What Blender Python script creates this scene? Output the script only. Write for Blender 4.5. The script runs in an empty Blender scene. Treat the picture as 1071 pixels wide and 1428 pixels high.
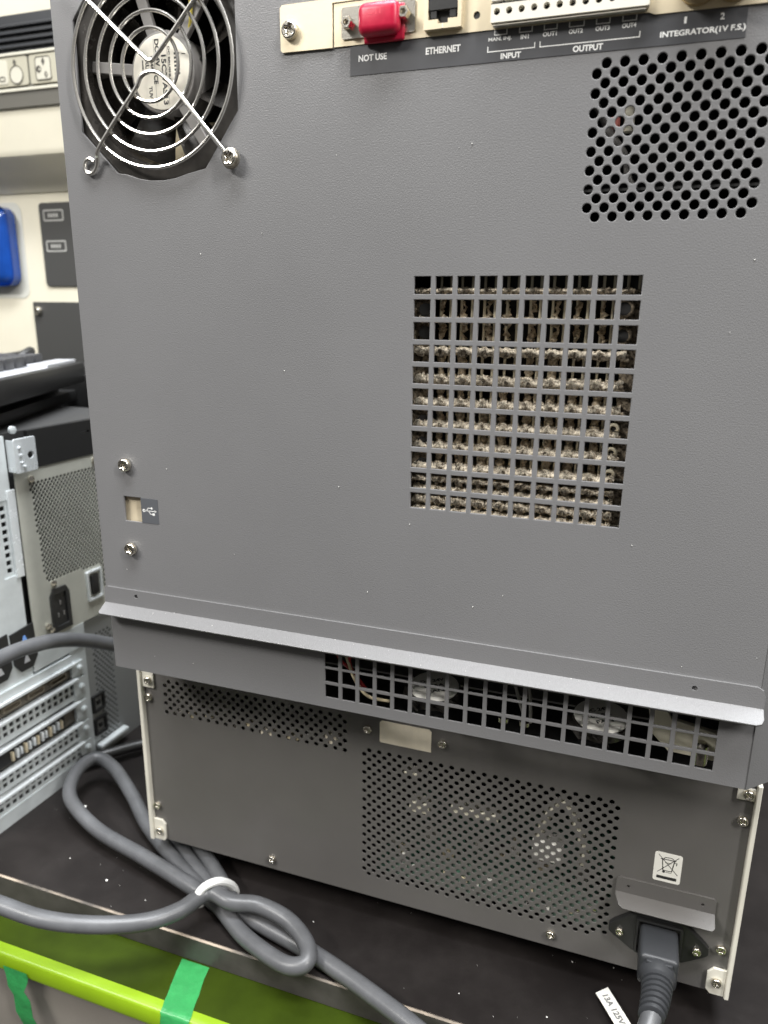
import bpy, bmesh, math, random
from mathutils import Matrix, Vector
random.seed(7)
S = 0.001                                    # everything below is written in millimetres
scene = bpy.context.scene
C = scene.collection

# ------------------------------------------------------------------ camera
cd = bpy.data.cameras.new('camera'); cam = bpy.data.objects.new('camera', cd); C.objects.link(cam)
R = Matrix(((0.94253, 0.33400, 0.00905), (0.09646, -0.24609, -0.96444), (-0.31989, 0.90988, -0.26416)))
m = Matrix((R[0], -R[1], -R[2])).transposed().to_4x4()
m.translation = Vector((94.317, -302.889, -12.705)) * S
cam.matrix_world = m
cd.sensor_fit = 'HORIZONTAL'; cd.sensor_width = 36.0; cd.lens = 36.0 * 1036.145 / 1071.0
cd.clip_start = 0.01; cd.clip_end = 50
cd.dof.use_dof = True; cd.dof.focus_distance = 0.33; cd.dof.aperture_fstop = 15.0
scene.camera = cam

# ------------------------------------------------------------------ room light
w = bpy.data.worlds.new('World'); scene.world = w; w.use_nodes = True
nt = w.node_tree; bg = nt.nodes['Background']
tc = nt.nodes.new('ShaderNodeTexCoord'); sx = nt.nodes.new('ShaderNodeSeparateXYZ')
rp = nt.nodes.new('ShaderNodeValToRGB'); mr = nt.nodes.new('ShaderNodeMapRange')
mr.inputs[1].default_value = -1; mr.inputs[2].default_value = 1
nt.links.new(tc.outputs['Generated'], sx.inputs[0]); nt.links.new(sx.outputs[2], mr.inputs[0])
nt.links.new(mr.outputs[0], rp.inputs[0]); nt.links.new(rp.outputs[0], bg.inputs[0])
rp.color_ramp.elements[0].color = (0.10, 0.09, 0.08, 1); rp.color_ramp.elements[0].position = 0.30
rp.color_ramp.elements[1].color = (0.62, 0.61, 0.58, 1); rp.color_ramp.elements[1].position = 0.80
bg.inputs[1].default_value = 0.42

def area(name, loc, target, sx_, sy_, watts, col):
    l = bpy.data.lights.new(name, 'AREA'); l.shape = 'RECTANGLE'; l.size = sx_; l.size_y = sy_
    l.energy = watts; l.color = col
    o = bpy.data.objects.new(name, l); C.objects.link(o); o.location = loc
    o.rotation_euler = (Vector(target) - Vector(loc)).to_track_quat('-Z', 'Y').to_euler()
    return o
area('ceiling_lamp', (-1.00, -1.15, 1.10), (0, 0, -0.15), 0.75, 0.16, 30, (1.0, 0.975, 0.93))
area('ceiling_lamp', (0.10, -0.42, 1.55), (0.0, -0.05, 0), 1.30, 0.34, 50, (0.97, 0.985, 1.0))
area('ceiling_lamp', (0.00, 0.22, 1.60), (0.0, 0.22, 0), 1.30, 0.45, 78, (0.93, 0.965, 1.0))
area('ceiling_lamp', (1.35, -0.85, 1.20), (-0.2, 0.05, -0.2), 0.16, 0.9, 34, (1.0, 0.98, 0.95))

scene.view_settings.view_transform = 'Standard'; scene.view_settings.look = 'None'
scene.view_settings.exposure = 0.0; scene.view_settings.gamma = 1.0
scene.render.engine = 'CYCLES'
scene.render.resolution_x = 768; scene.render.resolution_y = 1024

# ------------------------------------------------------------------ materials
def mat(name, col, rough=0.5, metal=0.0, bump=0.0, bscale=900, var=0.0, vscale=60, col2=None, spec=0.5, coat=0.0, dist=0.0002, lo=0.35, hi=0.65):
    M = bpy.data.materials.new(name); M.use_nodes = True
    t = M.node_tree; b = t.nodes['Principled BSDF']
    b.inputs['Base Color'].default_value = (*col, 1); b.inputs['Roughness'].default_value = rough
    b.inputs['Metallic'].default_value = metal; b.inputs['Specular IOR Level'].default_value = spec
    if coat: b.inputs['Coat Weight'].default_value = coat; b.inputs['Coat Roughness'].default_value = 0.1
    co = t.nodes.new('ShaderNodeTexCoord')
    if bump:
        n = t.nodes.new('ShaderNodeTexNoise'); n.inputs['Scale'].default_value = bscale; n.inputs['Detail'].default_value = 3
        t.links.new(co.outputs['Object'], n.inputs['Vector'])
        u = t.nodes.new('ShaderNodeBump'); u.inputs['Strength'].default_value = bump; u.inputs['Distance'].default_value = dist
        t.links.new(n.outputs['Fac'], u.inputs['Height']); t.links.new(u.outputs[0], b.inputs['Normal'])
    if var or col2:
        n = t.nodes.new('ShaderNodeTexNoise'); n.inputs['Scale'].default_value = vscale; n.inputs['Detail'].default_value = 5
        n.inputs['Roughness'].default_value = 0.6
        t.links.new(co.outputs['Object'], n.inputs['Vector'])
        r = t.nodes.new('ShaderNodeValToRGB')
        c2 = col2 or tuple(min(1, c * (1 + var)) for c in col)
        c1 = col if col2 else tuple(c * (1 - var) for c in col)
        r.color_ramp.elements[0].position = lo; r.color_ramp.elements[0].color = (*c1, 1)
        r.color_ramp.elements[1].position = hi; r.color_ramp.elements[1].color = (*c2, 1)
        t.links.new(n.outputs['Fac'], r.inputs[0]); t.links.new(r.outputs[0], b.inputs['Base Color'])
        q = t.nodes.new('ShaderNodeMapRange'); q.inputs[3].default_value = max(0.02, rough - 0.06); q.inputs[4].default_value = min(1, rough + 0.08)
        t.links.new(n.outputs['Fac'], q.inputs[0]); t.links.new(q.outputs[0], b.inputs['Roughness'])
    return M
PANEL = mat('grey_powder_coat', (0.174, 0.173, 0.176), 0.38, bump=0.5, bscale=1750, var=0.05, vscale=5, dist=0.00025)
PANEL2 = mat('dark_grey_coat', (0.125, 0.119, 0.113), 0.40, bump=0.25, bscale=1300, var=0.06, vscale=14)
CHASSIS = mat('chassis_dark', (0.03, 0.03, 0.03), 0.6)
CREAM = mat('cream_paint', (0.74, 0.70, 0.57), 0.42, var=0.03, vscale=20)
WHITE = mat('white_paint', (0.74, 0.71, 0.62), 0.4, var=0.04, vscale=40)
STEEL = mat('screw_steel', (0.80, 0.76, 0.68), 0.22, 1.0, bump=0.2, bscale=1500)
CHROME = mat('chrome_wire', (0.86, 0.84, 0.80), 0.20, 0.92)
ZINC = mat('satin_plate', (0.70, 0.61, 0.44), 0.42, 0.35, bump=0.1, bscale=700, var=0.05, vscale=30)
BEIGE = mat('beige_plate', (0.86, 0.78, 0.63), 0.35, 0.0, var=0.08, vscale=80)
LABEL = mat('label_film', (0.060, 0.061, 0.066), 0.42, var=0.08, vscale=60)
INK = mat('white_ink', (0.80, 0.80, 0.78), 0.5)
BLACKINK = mat('black_ink', (0.03, 0.03, 0.03), 0.5)
RED = mat('red_rubber', (0.50, 0.009, 0.045), 0.33, bump=0.15, bscale=600, var=0.08, vscale=200)
BLACK = mat('black_plastic', (0.018, 0.018, 0.018), 0.38, bump=0.1, bscale=900)
BLACKGLOSS = mat('fan_plastic', (0.030, 0.027, 0.024), 0.25, var=.3, vscale=90)
GREYPL = mat('grey_plastic', (0.22, 0.21, 0.20), 0.45)
PAPER = mat('paper_label', (0.80, 0.76, 0.66), 0.6, var=0.05, vscale=120)
STICK = mat('white_sticker', (0.86, 0.84, 0.78), 0.5)
DUST = mat('grey_tan_dust', (0.21, 0.165, 0.115), 0.95, bump=1.0, bscale=1500, col2=(0.84, 0.75, 0.60), vscale=900, dist=0.0006, lo=0.36, hi=0.56)
DUST2 = mat('matted_dust', (0.20, 0.155, 0.105), 0.95, bump=1.0, bscale=1300, col2=(0.74, 0.63, 0.47), vscale=600, dist=0.0006)
DUSTDK = mat('brown_dust', (0.045, 0.035, 0.024), 0.95, bump=1.0, bscale=1200, col2=(0.40, 0.33, 0.24), vscale=700, dist=0.0006)
BRASS = mat('brass_pin', (0.85, 0.78, 0.60), 0.25, 0.35)
PCB = mat('circuit_board', (0.06, 0.14, 0.10), 0.45, var=0.3, vscale=300)
TAN = mat('tan_tape', (0.72, 0.62, 0.42), 0.6, var=0.15, vscale=150)
CORD = mat('grey_cord', (0.090, 0.092, 0.097), 0.36, bump=0.25, bscale=420, var=0.14, vscale=60)
PLUG = mat('dark_plug', (0.036, 0.038, 0.042), 0.42, bump=0.15, bscale=900)
BOARD = mat('black_board', (0.011, 0.009, 0.0085), 0.5, spec=0.22, bump=0.2, bscale=250, col2=(0.020, 0.017, 0.016), vscale=28, lo=0.4, hi=0.75, dist=0.0003)
EDGE = mat('board_edge', (0.062, 0.057, 0.053), 0.5, bump=0.3, bscale=300, var=0.2, vscale=60)
WEAR = mat('worn_edge', (0.09, 0.08, 0.07), 0.6, col2=(0.46, 0.38, 0.30), vscale=26, lo=0.38, hi=0.6)
GREEN_SHADED = mat('shaded_green_top', (0.024, 0.040, 0.001), 0.5, var=0.2, vscale=25, spec=0.15)  # the bench's lime green darkened: shadow over its top put into the colour
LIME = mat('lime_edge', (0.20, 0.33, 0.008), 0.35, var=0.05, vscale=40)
DRAWER = mat('grey_front', (0.17, 0.155, 0.135), 0.5, var=0.06, vscale=20)
TAPE = mat('green_tape', (0.030, 0.25, 0.070), 0.35, bump=0.9, bscale=160, dist=0.0006, var=0.15, vscale=60)
PCSTEEL = mat('galvanised_steel', (0.62, 0.66, 0.67), 0.38, 0.25, bump=0.1, bscale=400, var=0.08, vscale=60)
PCGREY = mat('pc_grey', (0.52, 0.52, 0.46), 0.45, 0.1, var=0.05, vscale=60)
PCWHITE = mat('pc_bright_steel', (0.80, 0.84, 0.86), 0.25, 0.35, var=0.06, vscale=80)
GOLD = mat('connector_gold', (0.75, 0.60, 0.36), 0.3, 0.9)
BLUE = mat('blue_button', (0.005, 0.055, 0.30), 0.22, coat=0.6, var=0.3, vscale=14)
LIGHTBLUE = mat('blue_port', (0.18, 0.35, 0.75), 0.4)
KEYPAD = mat('keypad_grey', (0.055, 0.055, 0.053), 0.5)
GRILLE = mat('grille_black', (0.022, 0.024, 0.028), 0.4)
FRAMEG = mat('frame_grey', (0.16, 0.155, 0.13), 0.5)
BUTTON = mat('button_beige', (0.38, 0.36, 0.28), 0.5)
BUTTON2 = mat('button_pale', (0.50, 0.48, 0.40), 0.5)
SILVER = mat('silver_plastic', (0.62, 0.63, 0.66), 0.3, 0.4)
KEY = mat('black_keys', (0.035, 0.035, 0.037), 0.5)
WALLM = mat('dark_wall', (0.030, 0.024, 0.022), 0.6, var=0.2, vscale=4)
TIE = mat('white_tie', (0.85, 0.85, 0.83), 0.4)
REDW = mat('red_wire', (0.45, 0.02, 0.03), 0.4)
CRUMB = mat('white_crumb', (0.85, 0.84, 0.80), 0.7)

# ------------------------------------------------------------------ geometry helpers
PF = Matrix(((1, 0, 0, 0), (0, 0, -1, 0), (0, 1, 0, 0), (0, 0, 0, 1)))       # drawing (x, y, out) -> world (x, -out, z)
def curve_mesh(outer, holes, thick, bevel=0.0):
    cu = bpy.data.curves.new('tmp', 'CURVE'); cu.dimensions = '2D'; cu.fill_mode = 'BOTH'
    cu.extrude = thick / 2 - bevel; cu.bevel_depth = bevel; cu.bevel_resolution = 1
    if bevel: cu.offset = -bevel
    for pts in [outer] + list(holes):
        s = cu.splines.new('POLY'); s.points.add(len(pts) - 1); s.use_cyclic_u = True
        for p, q in zip(s.points, pts): p.co = (q[0], q[1], 0, 1)
    o = bpy.data.objects.new('tmp', cu); me = o.to_mesh().copy()
    o.to_mesh_clear(); bpy.data.objects.remove(o); bpy.data.curves.remove(cu)
    return me
def text_mesh(s, bold=0.03):
    cu = bpy.data.curves.new('tmp', 'FONT'); cu.body = s; cu.extrude = 0.01; cu.offset = bold; cu.resolution_u = 3
    o = bpy.data.objects.new('tmp', cu); me = o.to_mesh().copy()
    o.to_mesh_clear(); bpy.data.objects.remove(o); bpy.data.curves.remove(cu)
    return me
def rrect(x0, x1, z0, z1, r=0.0, n=5):
    if r <= 0: return [(x0, z0), (x1, z0), (x1, z1), (x0, z1)]
    out = []
    for cx, cz, a in ((x1 - r, z0 + r, -90), (x1 - r, z1 - r, 0), (x0 + r, z1 - r, 90), (x0 + r, z0 + r, 180)):
        for k in range(n + 1):
            t = math.radians(a + 90 * k / n); out.append((cx + r * math.cos(t), cz + r * math.sin(t)))
    return out
def circ(x, z, r, n=14, a0=0.0):
    return [(x + r * math.cos(a0 + 2 * math.pi * k / n), z + r * math.sin(a0 + 2 * math.pi * k / n)) for k in range(n)]
def spline(P, n=8, closed=False):
    P = [Vector(p) for p in P]; out = []; N = len(P)
    rng = range(N if closed else N - 1)
    for i in rng:
        a = P[(i - 1) % N] if closed or i > 0 else P[0] * 2 - P[1]
        b = P[i]; c = P[(i + 1) % N]
        d = P[(i + 2) % N] if closed or i + 2 < N else P[-1] * 2 - P[-2]
        for k in range(n):
            t = k / n
            out.append(0.5 * ((2 * b) + (c - a) * t + (2 * a - 5 * b + 4 * c - d) * t * t + (3 * b - a - 3 * c + d) * t ** 3))
    if not closed: out.append(P[-1])
    return out
class MB:
    def __init__(s): s.bm = bmesh.new(); s.smooth = False
    def mesh(s, me, M=Matrix()):
        me.transform(M); s.bm.from_mesh(me); bpy.data.meshes.remove(me); return s
    def plate(s, outer, holes=(), y=0.0, t=1.0, bevel=0.0, M=None):          # y = front face (towards the viewer), t = thickness
        me = curve_mesh(outer, holes, t, bevel)
        return s.mesh(me, M if M is not None else Matrix.Translation((0, y + t / 2, 0)) @ PF)
    def box(s, x0, x1, y0, y1, z0, z1, bevel=0.0, seg=2, M=None):
        T = Matrix.Translation(((x0 + x1) / 2, (y0 + y1) / 2, (z0 + z1) / 2)) @ Matrix.Diagonal((x1 - x0, y1 - y0, z1 - z0, 1))
        r = bmesh.ops.create_cube(s.bm, size=1, matrix=T); vs = r['verts']
        if bevel:
            es = list({e for v in vs for e in v.link_edges})
            r2 = bmesh.ops.bevel(s.bm, geom=es, offset=bevel, segments=seg, affect='EDGES', profile=0.5)
            vs = list({v for f in r2['faces'] for v in f.verts} | {v for v in vs if v.is_valid})
        if M is not None: bmesh.ops.transform(s.bm, matrix=M, verts=vs)
        return s
    def tube(s, pts, r, n=8, closed=False, cap=True):
        pts = [Vector(p) for p in pts]; N = len(pts); rings = []; up = None
        for i, p in enumerate(pts):
            a = pts[(i - 1) % N] if closed or i else p; b = pts[(i + 1) % N] if closed or i < N - 1 else p
            d = (b - a).normalized()
            if up is None: up = d.orthogonal().normalized()
            up = (up - d * up.dot(d)).normalized(); v = d.cross(up)
            rr = r(i / max(1, N - 1)) if callable(r) else r
            rings.append([s.bm.verts.new(p + (up * math.cos(2 * math.pi * k / n) + v * math.sin(2 * math.pi * k / n)) * rr) for k in range(n)])
        for i in range(N if closed else N - 1):
            A, B = rings[i], rings[(i + 1) % N]
            off = 0
            if closed and i == N - 1:
                off = min(range(n), key=lambda o: sum((A[k].co - B[(k + o) % n].co).length for k in range(n)))
            for k in range(n):
                f = s.bm.faces.new((A[k], A[(k + 1) % n], B[(k + 1 + off) % n], B[(k + off) % n])); f.smooth = True
        if cap and not closed:
            s.bm.faces.new(rings[0][::-1]); s.bm.faces.new(rings[-1])
        return s
    def lathe(s, prof, M=Matrix(), n=24):                                   # prof: (radius, out) pairs
        rings = []
        for r, h in prof:
            rings.append([s.bm.verts.new(M @ Vector((max(r, 1e-4) * math.cos(2 * math.pi * k / n), max(r, 1e-4) * math.sin(2 * math.pi * k / n), h))) for k in range(n)])
        for A, B in zip(rings, rings[1:]):
            for k in range(n):
                f = s.bm.faces.new((A[k], A[(k + 1) % n], B[(k + 1) % n], B[k])); f.smooth = True
        s.bm.faces.new(rings[0][::-1]); s.bm.faces.new(rings[-1]); return s
    def poly(s, pts):
        s.bm.faces.new([s.bm.verts.new(p) for p in pts]); return s
    def text(s, body, x0, x1, z0, z1, y, rot=0, M=None):                     # fitted into the box, at depth y
        me = text_mesh(body); vs = [v.co for v in me.vertices]
        a0 = min(v.x for v in vs); a1 = max(v.x for v in vs); b0 = min(v.y for v in vs); b1 = max(v.y for v in vs)
        w_, h_ = (x1 - x0, z1 - z0) if not rot else (z1 - z0, x1 - x0)
        T = Matrix.Translation(((x0 + x1) / 2, (z0 + z1) / 2, 0)) @ Matrix.Rotation(rot, 4, 'Z') @ Matrix.Diagonal((w_ / (a1 - a0), h_ / (b1 - b0), 3, 1)) @ Matrix.Translation((-(a0 + a1) / 2, -(b0 + b1) / 2, 0))
        return s.mesh(me, (M if M is not None else Matrix.Translation((0, y, 0)) @ PF) @ T)
    def stroke(s, pts, wd, y, closed=False, M=None):                         # flat line of ink on a panel
        P = [Vector((a, b)) for a, b in pts]
        segs = list(zip(P, P[1:])) + ([(P[-1], P[0])] if closed else [])
        for i, (a, b) in enumerate(segs):
            d = (b - a).normalized(); n = Vector((-d.y, d.x)) * wd / 2; a = a - d * wd / 2; b = b + d * wd / 2
            yy = y - 0.004 * (i % 3)
            q = [(a + n), (b + n), (b - n), (a - n)]
            vs = [Vector((v.x, yy, v.y)) for v in q]
            if M is not None: vs = [M @ v for v in vs]
            s.bm.faces.new([s.bm.verts.new(v) for v in vs][::-1])
        return s
ORG = {}
def finish(mb, name, material, org, smooth=None):
    bm = mb.bm
    bmesh.ops.recalc_face_normals(bm, faces=bm.faces)
    bmesh.ops.transform(bm, matrix=Matrix.Scale(S, 4) @ Matrix.Translation(-Vector(org)), verts=bm.verts)
    me = bpy.data.meshes.new(name); bm.to_mesh(me); bm.free()
    me.materials.append(material)
    if smooth is not None:
        for p in me.polygons: p.use_smooth = True
        me.set_sharp_from_angle(angle=math.radians(smooth))
    return me
def obj(name, mb, material, parent=None, smooth=35, label=None, kind=None):
    org = ORG[parent] if parent is not None else (0, 0, 0)
    me = finish(mb, name, material, org, smooth)
    o = bpy.data.objects.new(name, me); C.objects.link(o)
    if parent is not None: o.parent = parent; ORG[o] = org
    if label: o['label'] = label
    if kind: o['kind'] = kind
    return o
def thing(name, label, cat, base, rot=0.0, drawbase=None, group=None):
    o = bpy.data.objects.new(name, None); C.objects.link(o); o.empty_display_size = 0.02
    o.location = Vector(base) * S; o.rotation_euler = (0, 0, rot)
    o['label'] = label; o['category'] = cat
    if group: o['group'] = group
    ORG[o] = drawbase or base
    return o
def solo(name, mb, material, label, cat, base, group=None, smooth=35):
    me = finish(mb, name, material, base, smooth)
    o = bpy.data.objects.new(name, me); C.objects.link(o); o.location = Vector(base) * S
    o['label'] = label; o['category'] = cat
    if group: o['group'] = group
    return o
def struct(name, mb, material):
    o = obj(name, mb, material); o['kind'] = 'structure'; return o
def inst(name, me, parent, pos, rot=None):
    o = bpy.data.objects.new(name, me); C.objects.link(o); o.parent = parent
    o.location = (Vector(pos) - Vector(ORG[parent])) * S
    if rot: o.rotation_euler = rot
    ORG[o] = pos
    return o
CAM = Vector((94.317, -302.889, -12.705))
def deep(x, z, y):                           # where a thing at depth y stands when it shows at (x, z) of the rear panel
    k = (y - CAM.y) / (0 - CAM.y)
    return CAM.x + (x - CAM.x) * k, CAM.z + (z - CAM.z) * k

# a pan head cross screw: drawn flat, facing the viewer
def cross(r, wd):
    a = wd / 2
    return [(-a, r), (-a, a), (-r, a), (-r, -a), (-a, -a), (-a, -r), (a, -r), (a, -a), (r, -a), (r, a), (a, a), (a, r)]
def screw_mesh(r, h, washer=0.0):
    b = MB()
    b.lathe([(r * 0.96, -0.2), (r, h * 0.2), (r * 0.97, h * 0.45)], PF, 20)
    b.plate(circ(0, 0, r * 0.96, 20), [cross(r * 0.56, r * 0.24)], y=-h, t=h * 0.56, bevel=h * 0.24)
    if washer: b.lathe([(washer, -0.1), (washer, 0.5), (washer * 0.9, 0.7), (r * .9, 0.75)], PF, 24)
    return finish(b, 'screw', STEEL, (0, 0, 0), 50)
SC_BIG = screw_mesh(3.5, 3.0, 4.3); SC_MID = screw_mesh(3.4, 2.6); SC_SM = screw_mesh(2.5, 1.9); SC_XS = screw_mesh(2.2, 1.6)
def screw(parent, me, x, y, z):
    return inst('screw', me, parent, (x, y, z), (0, random.uniform(0, 1.5), 0))

# ================================================================== the setting
b = MB(); b.box(-1400, 1400, 1100, 1130, -1300, 1500); struct('wall', b, WALLM)
b = MB(); b.box(-1400, 1400, -1500, 1100, -1310, -1300); struct('floor', b, WALLM)

# black board and the green bench under it
tb = thing('table_board', 'black scuffed tabletop board with a worn front edge, carrying both grey instruments', 'table', (0, 300, -381.5))
b = MB(); b.box(-760, 760, -8.4, 820, -381.5, -365); obj('board', b, BOARD, tb)
b = MB(); b.box(-760, 760, -9.2, -8.41, -381.5, -366.0); obj('edge_band', b, EDGE, tb)
b = MB(); b.poly([(-760, -9.25, -366.1), (760, -9.25, -366.1), (760, -8.2, -364.95), (-760, -8.2, -364.95)])
obj('worn_corner', b, WEAR, tb)

gb = thing('green_bench', 'lime green bench top with a bright rounded front edge below the black board', 'bench', (0, 300, -1300))
b = MB(); b.box(-760, 760, -37, 820, -394, -382); obj('bench_top', b, GREEN_SHADED, gb)
b = MB()
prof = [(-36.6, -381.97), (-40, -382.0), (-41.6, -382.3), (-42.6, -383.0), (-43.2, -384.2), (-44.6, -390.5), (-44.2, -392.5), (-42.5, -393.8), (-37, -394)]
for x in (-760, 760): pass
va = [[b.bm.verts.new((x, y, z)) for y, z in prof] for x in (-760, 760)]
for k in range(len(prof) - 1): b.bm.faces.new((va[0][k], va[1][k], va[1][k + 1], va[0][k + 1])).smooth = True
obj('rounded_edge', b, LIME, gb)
b = MB(); b.box(-760, 760, -38, 800, -1300, -394.2, 1.0); obj('front_panel', b, DRAWER, gb)

def tape(name, label, pts, wd):
    b = MB(); n = len(pts)
    for side in (0, 1):
        rows = []
        for i, p in enumerate(pts):
            x0, y, z = p; jig = random.uniform(-.5, .5)
            off = (0, 0) if side == 0 else (0.12, 0.12)
            wi = wd[min(i, len(wd) - 1)] if isinstance(wd, list) else wd
            rows.append((b.bm.verts.new((x0 + jig, y - off[0], z + off[1])), b.bm.verts.new((x0 + wi + jig, y - off[0], z + off[1]))))
        for q, r in zip(rows, rows[1:]): b.bm.faces.new((q[0], q[1], r[1], r[0])).smooth = True
    return solo(name, b, TAPE, label, 'tape', (pts[0][0], pts[0][1], pts[0][2]), 'strips of green tape on the bench edge')
ed = [(-37, -381.85), (-40.2, -381.85), (-41.9, -382.1), (-42.9, -382.8), (-43.5, -384.1), (-44.9, -390.4), (-44.6, -393.0), (-43.0, -397)]
tape('tape_strip', 'wide strip of green tape across the bench top below the cable loop',
     [(-131 - .26 * (y + 12), y, -381.9) for y in (-10, -18, -28)] + [(-131 - .26 * (y + 12), y, z) for y, z in ed] + [(-122, -40, -410), (-122, -40, -430)], 18)
tape('tape_strip', 'short torn strip of green tape hanging from the bench edge at the far left',
     [(-231, -45.2, -388), (-230.5, -45.4, -390.5), (-229.5, -45.6, -394), (-228, -47, -400), (-225.5, -46, -407), (-223, -48, -416), (-221, -46, -428)], [17, 17, 16, 12, 12, 12.5, 13])

# ================================================================== upper instrument
ins = thing('lab_instrument', 'tall grey instrument rear with fan guard, square vent grid and connector strip', 'instrument', (0, 200, -222))
P = 9.04; BAR = 2.12
# rear panel: fan opening, grid, perforated field, small window
fan_open = [(-158.8, 63), (-141.3, 45.2)] + [(-119 + 46.5 * math.cos(math.radians(a)), 86 + 46.5 * math.sin(math.radians(a)) + 1.6) for a in range(-112, -67, 8)] + \
           [(-95.4, 45.0), (-78.5, 66.5), (-78.2, 107), (-96, 127), (-141, 127), (-158.6, 107.5)]
holes = [fan_open]
for i in range(10):
    for j in range(11): holes.append(rrect(i * P, i * P + P - BAR, -j * P - P + BAR, -j * P))
for r in range(17):
    x0 = 69.3 if r % 2 == 0 else 66.2
    for k in range(9 if r % 2 == 0 else 10): holes.append(circ(x0 + 6.17 * k, 71.3 - 3.17 * r, 1.72, 16))
holes.append(rrect(-153.3, -143.0, -119.3, -106.3))
b = MB(); b.plate(rrect(-170, 148.4, -166, 150), holes, y=0, t=1.3, bevel=0.28); obj('rear_panel', b, PANEL, ins)
# lower vent panel
holes = []
for i in range(20):
    for z0, z1 in ((-182.4, -175.3), (-190.4, -183.5), (-198.9, -191.9)):
        holes.append(rrect(-42.3 + 8.96 * i, -42.3 + 8.96 * i + 7.0, z0, z1))
b = MB(); b.plate(rrect(-168.6, 148.4, -204.7, -166.2), holes, y=0.4, t=1.1, bevel=0.22); obj('vent_panel', b, PANEL, ins)
# chassis: sides, chamfered corner, top, floor, dark inside
b = MB()
b.box(-169.2, -168.0, 1.05, 400, -204.6, 150)
b.box(160, 161.2, 13.6, 400, -204.6, 150)
b.mesh(curve_mesh([(148.4, 0), (161.2, 12.8), (161.2, 13.6), (160, 13.6), (148.4, 1.4)], [], 354.4), Matrix.Translation((0, 0, -27.4)))
b.box(-168, 160, 1.1, 400, 149, 150.2)
b.box(-168, 160, 44, 400, -204.6, -203.6)
obj('side_shell', b, PANEL, ins)
b = MB()
b.box(-167.5, 159.5, 60, 62, -203.4, 148); b.box(-167.5, 147, 1.4, 60, -169.4, -168.2)
b.box(-72, -70.5, 1.4, 60, -168, 148); b.box(-8, -6.8, 1.4, 60, -168, 30); b.box(-167.5, 147, 1.4, 60, 29.5, 30.4)
obj('inner_frame', b, CHASSIS, ins)
for x in (-140, 130):
    for y in (60, 340):
        b = MB(); b.lathe([(10, 0), (11, 17.3)], Matrix.Translation((x, y, -222)), 18); obj('rubber_foot', b, BLACK, ins)
# drip ledge with two holes
b = MB()
b.plate(rrect(-170.2, 150.1, -166.4, -157, 0)[:2] + [(150.1, -160.5), (149.2, -158.2), (147, -157), (-168, -157), (-169.6, -157.8), (-170.2, -159.4)],
        [circ(-149.9, -160.4, 1.15, 12), circ(123.9, -161.6, 1.15, 12)], y=-1.2, t=1.1)
d = Vector((0, -8.0, -4.5)).normalized(); nrm = Vector((1, 0, 0)).cross(d)
Mx = Matrix(((1, 0, 0, 0), (0, d.y, nrm.y, 0), (0, d.z, nrm.z, 0), (0, 0, 0, 1))); Mx.translation = Vector((0, -0.3, -166.2))
L = 8.6
b.plate([(-170.2, 0), (150.1, 0), (150.1, L - 3), (149.2, L - .9), (147.1, L), (-168.5, L), (-169.8, L - .5), (-170.2, L - 1.7)], M=Mx, t=1.1, bevel=0.25)
obj('drip_ledge', b, PANEL, ins)

# fan behind the guard
fx, fz = -118.5, 85.6
fan = MB(); fan.plate(rrect(fx - 43.5, fx + 43.5, fz - 45, fz + 43.5, 4), [circ(fx, fz, 37.5, 40)], y=2.0, t=24)
fan = obj('cooling_fan', fan, BLACKGLOSS, ins)
b = MB(); T = Matrix.Translation((fx, 0, fz)) @ PF
b.lathe([(16.6, -26), (16.6, -7.5), (16.0, -6.6), (14.9, -6.4)], T, 36); obj('hub', b, GREYPL, fan)
b = MB(); b.lathe([(14.8, -6.3), (14.8, -5.9), (14.5, -5.8)], T, 36); obj('hub_label', b, PAPER, fan)
for k in range(7):
    b = MB(); a0 = 2 * math.pi * k / 7 + 0.3; rows = []
    for i in range(7):
        r = 16.4 + 20 * i / 6; row = []
        for j in range(6):
            t = a0 + 0.50 * j / 5 + 0.12 * i / 6; row.append(b.bm.verts.new((fx + r * math.cos(t), 11 + 12 * j / 5, fz + r * math.sin(t))))
        rows.append(row)
    for A, B_ in zip(rows, rows[1:]):
        for j in range(5): b.bm.faces.new((A[j], A[j + 1], B_[j + 1], B_[j]))
    obj('blade', b, BLACKGLOSS, fan, 60)
for a in (172, -57, 52, 108):
    b = MB(); M_ = T @ Matrix.Rotation(math.radians(a), 4, 'Z'); b.box(15.5, 39, -2.4, 2.4, -9.5, -6.8, 0.4, 1, M=M_); obj('strut', b, GREYPL, fan)
b = MB(); b.tube(spline([(fx + 20, 5, fz + 40), (fx + 17, 5, fz + 30), (fx + 15, 7, fz + 18), (fx + 10, 9, fz + 12)]), 0.8); obj('wire', b, mat('yellow_wire', (0.6, 0.5, 0.1), 0.4), fan)
# printed fan label, reading downwards
b = MB(); r_ = -math.pi / 2; yy = 5.74
def dn(s, x0, x1, z0, z1): b.text(s, fx + x0, fx + x1, fz + z0, fz + z1, yy, r_)
dn('DC24V', -2.9, -0.7, 2.2, 12.8); dn('15C27AS13', 0.1, 2.6, -13, 6.5)
dn('0.24A', -5.5, -4.0, 1, 6.5); dn('DC BRUSHLESS', 3.6, 4.6, -6, 9.5); dn('RU', -8.2, -6.2, 1.2, 5.2); dn('MADE IN', -9.9, -9.1, .2, 5.2)
dn('CE', -4.2, -2.0, -4.5, -1); dn('TUV', -7.0, -5.3, -10, -5.2)
for k, (h0, h1) in enumerate(((6.0, 7.0), (4.4, 5.4), (2.8, 3.9), (1.3, 2.3), (-.2, .8), (-1.7, -.7))):
    b.stroke([(fx + 7.0, fz + (h0 + h1) / 2), (fx + 8.9, fz + (h0 + h1) / 2)], 0.85, yy)
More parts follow.
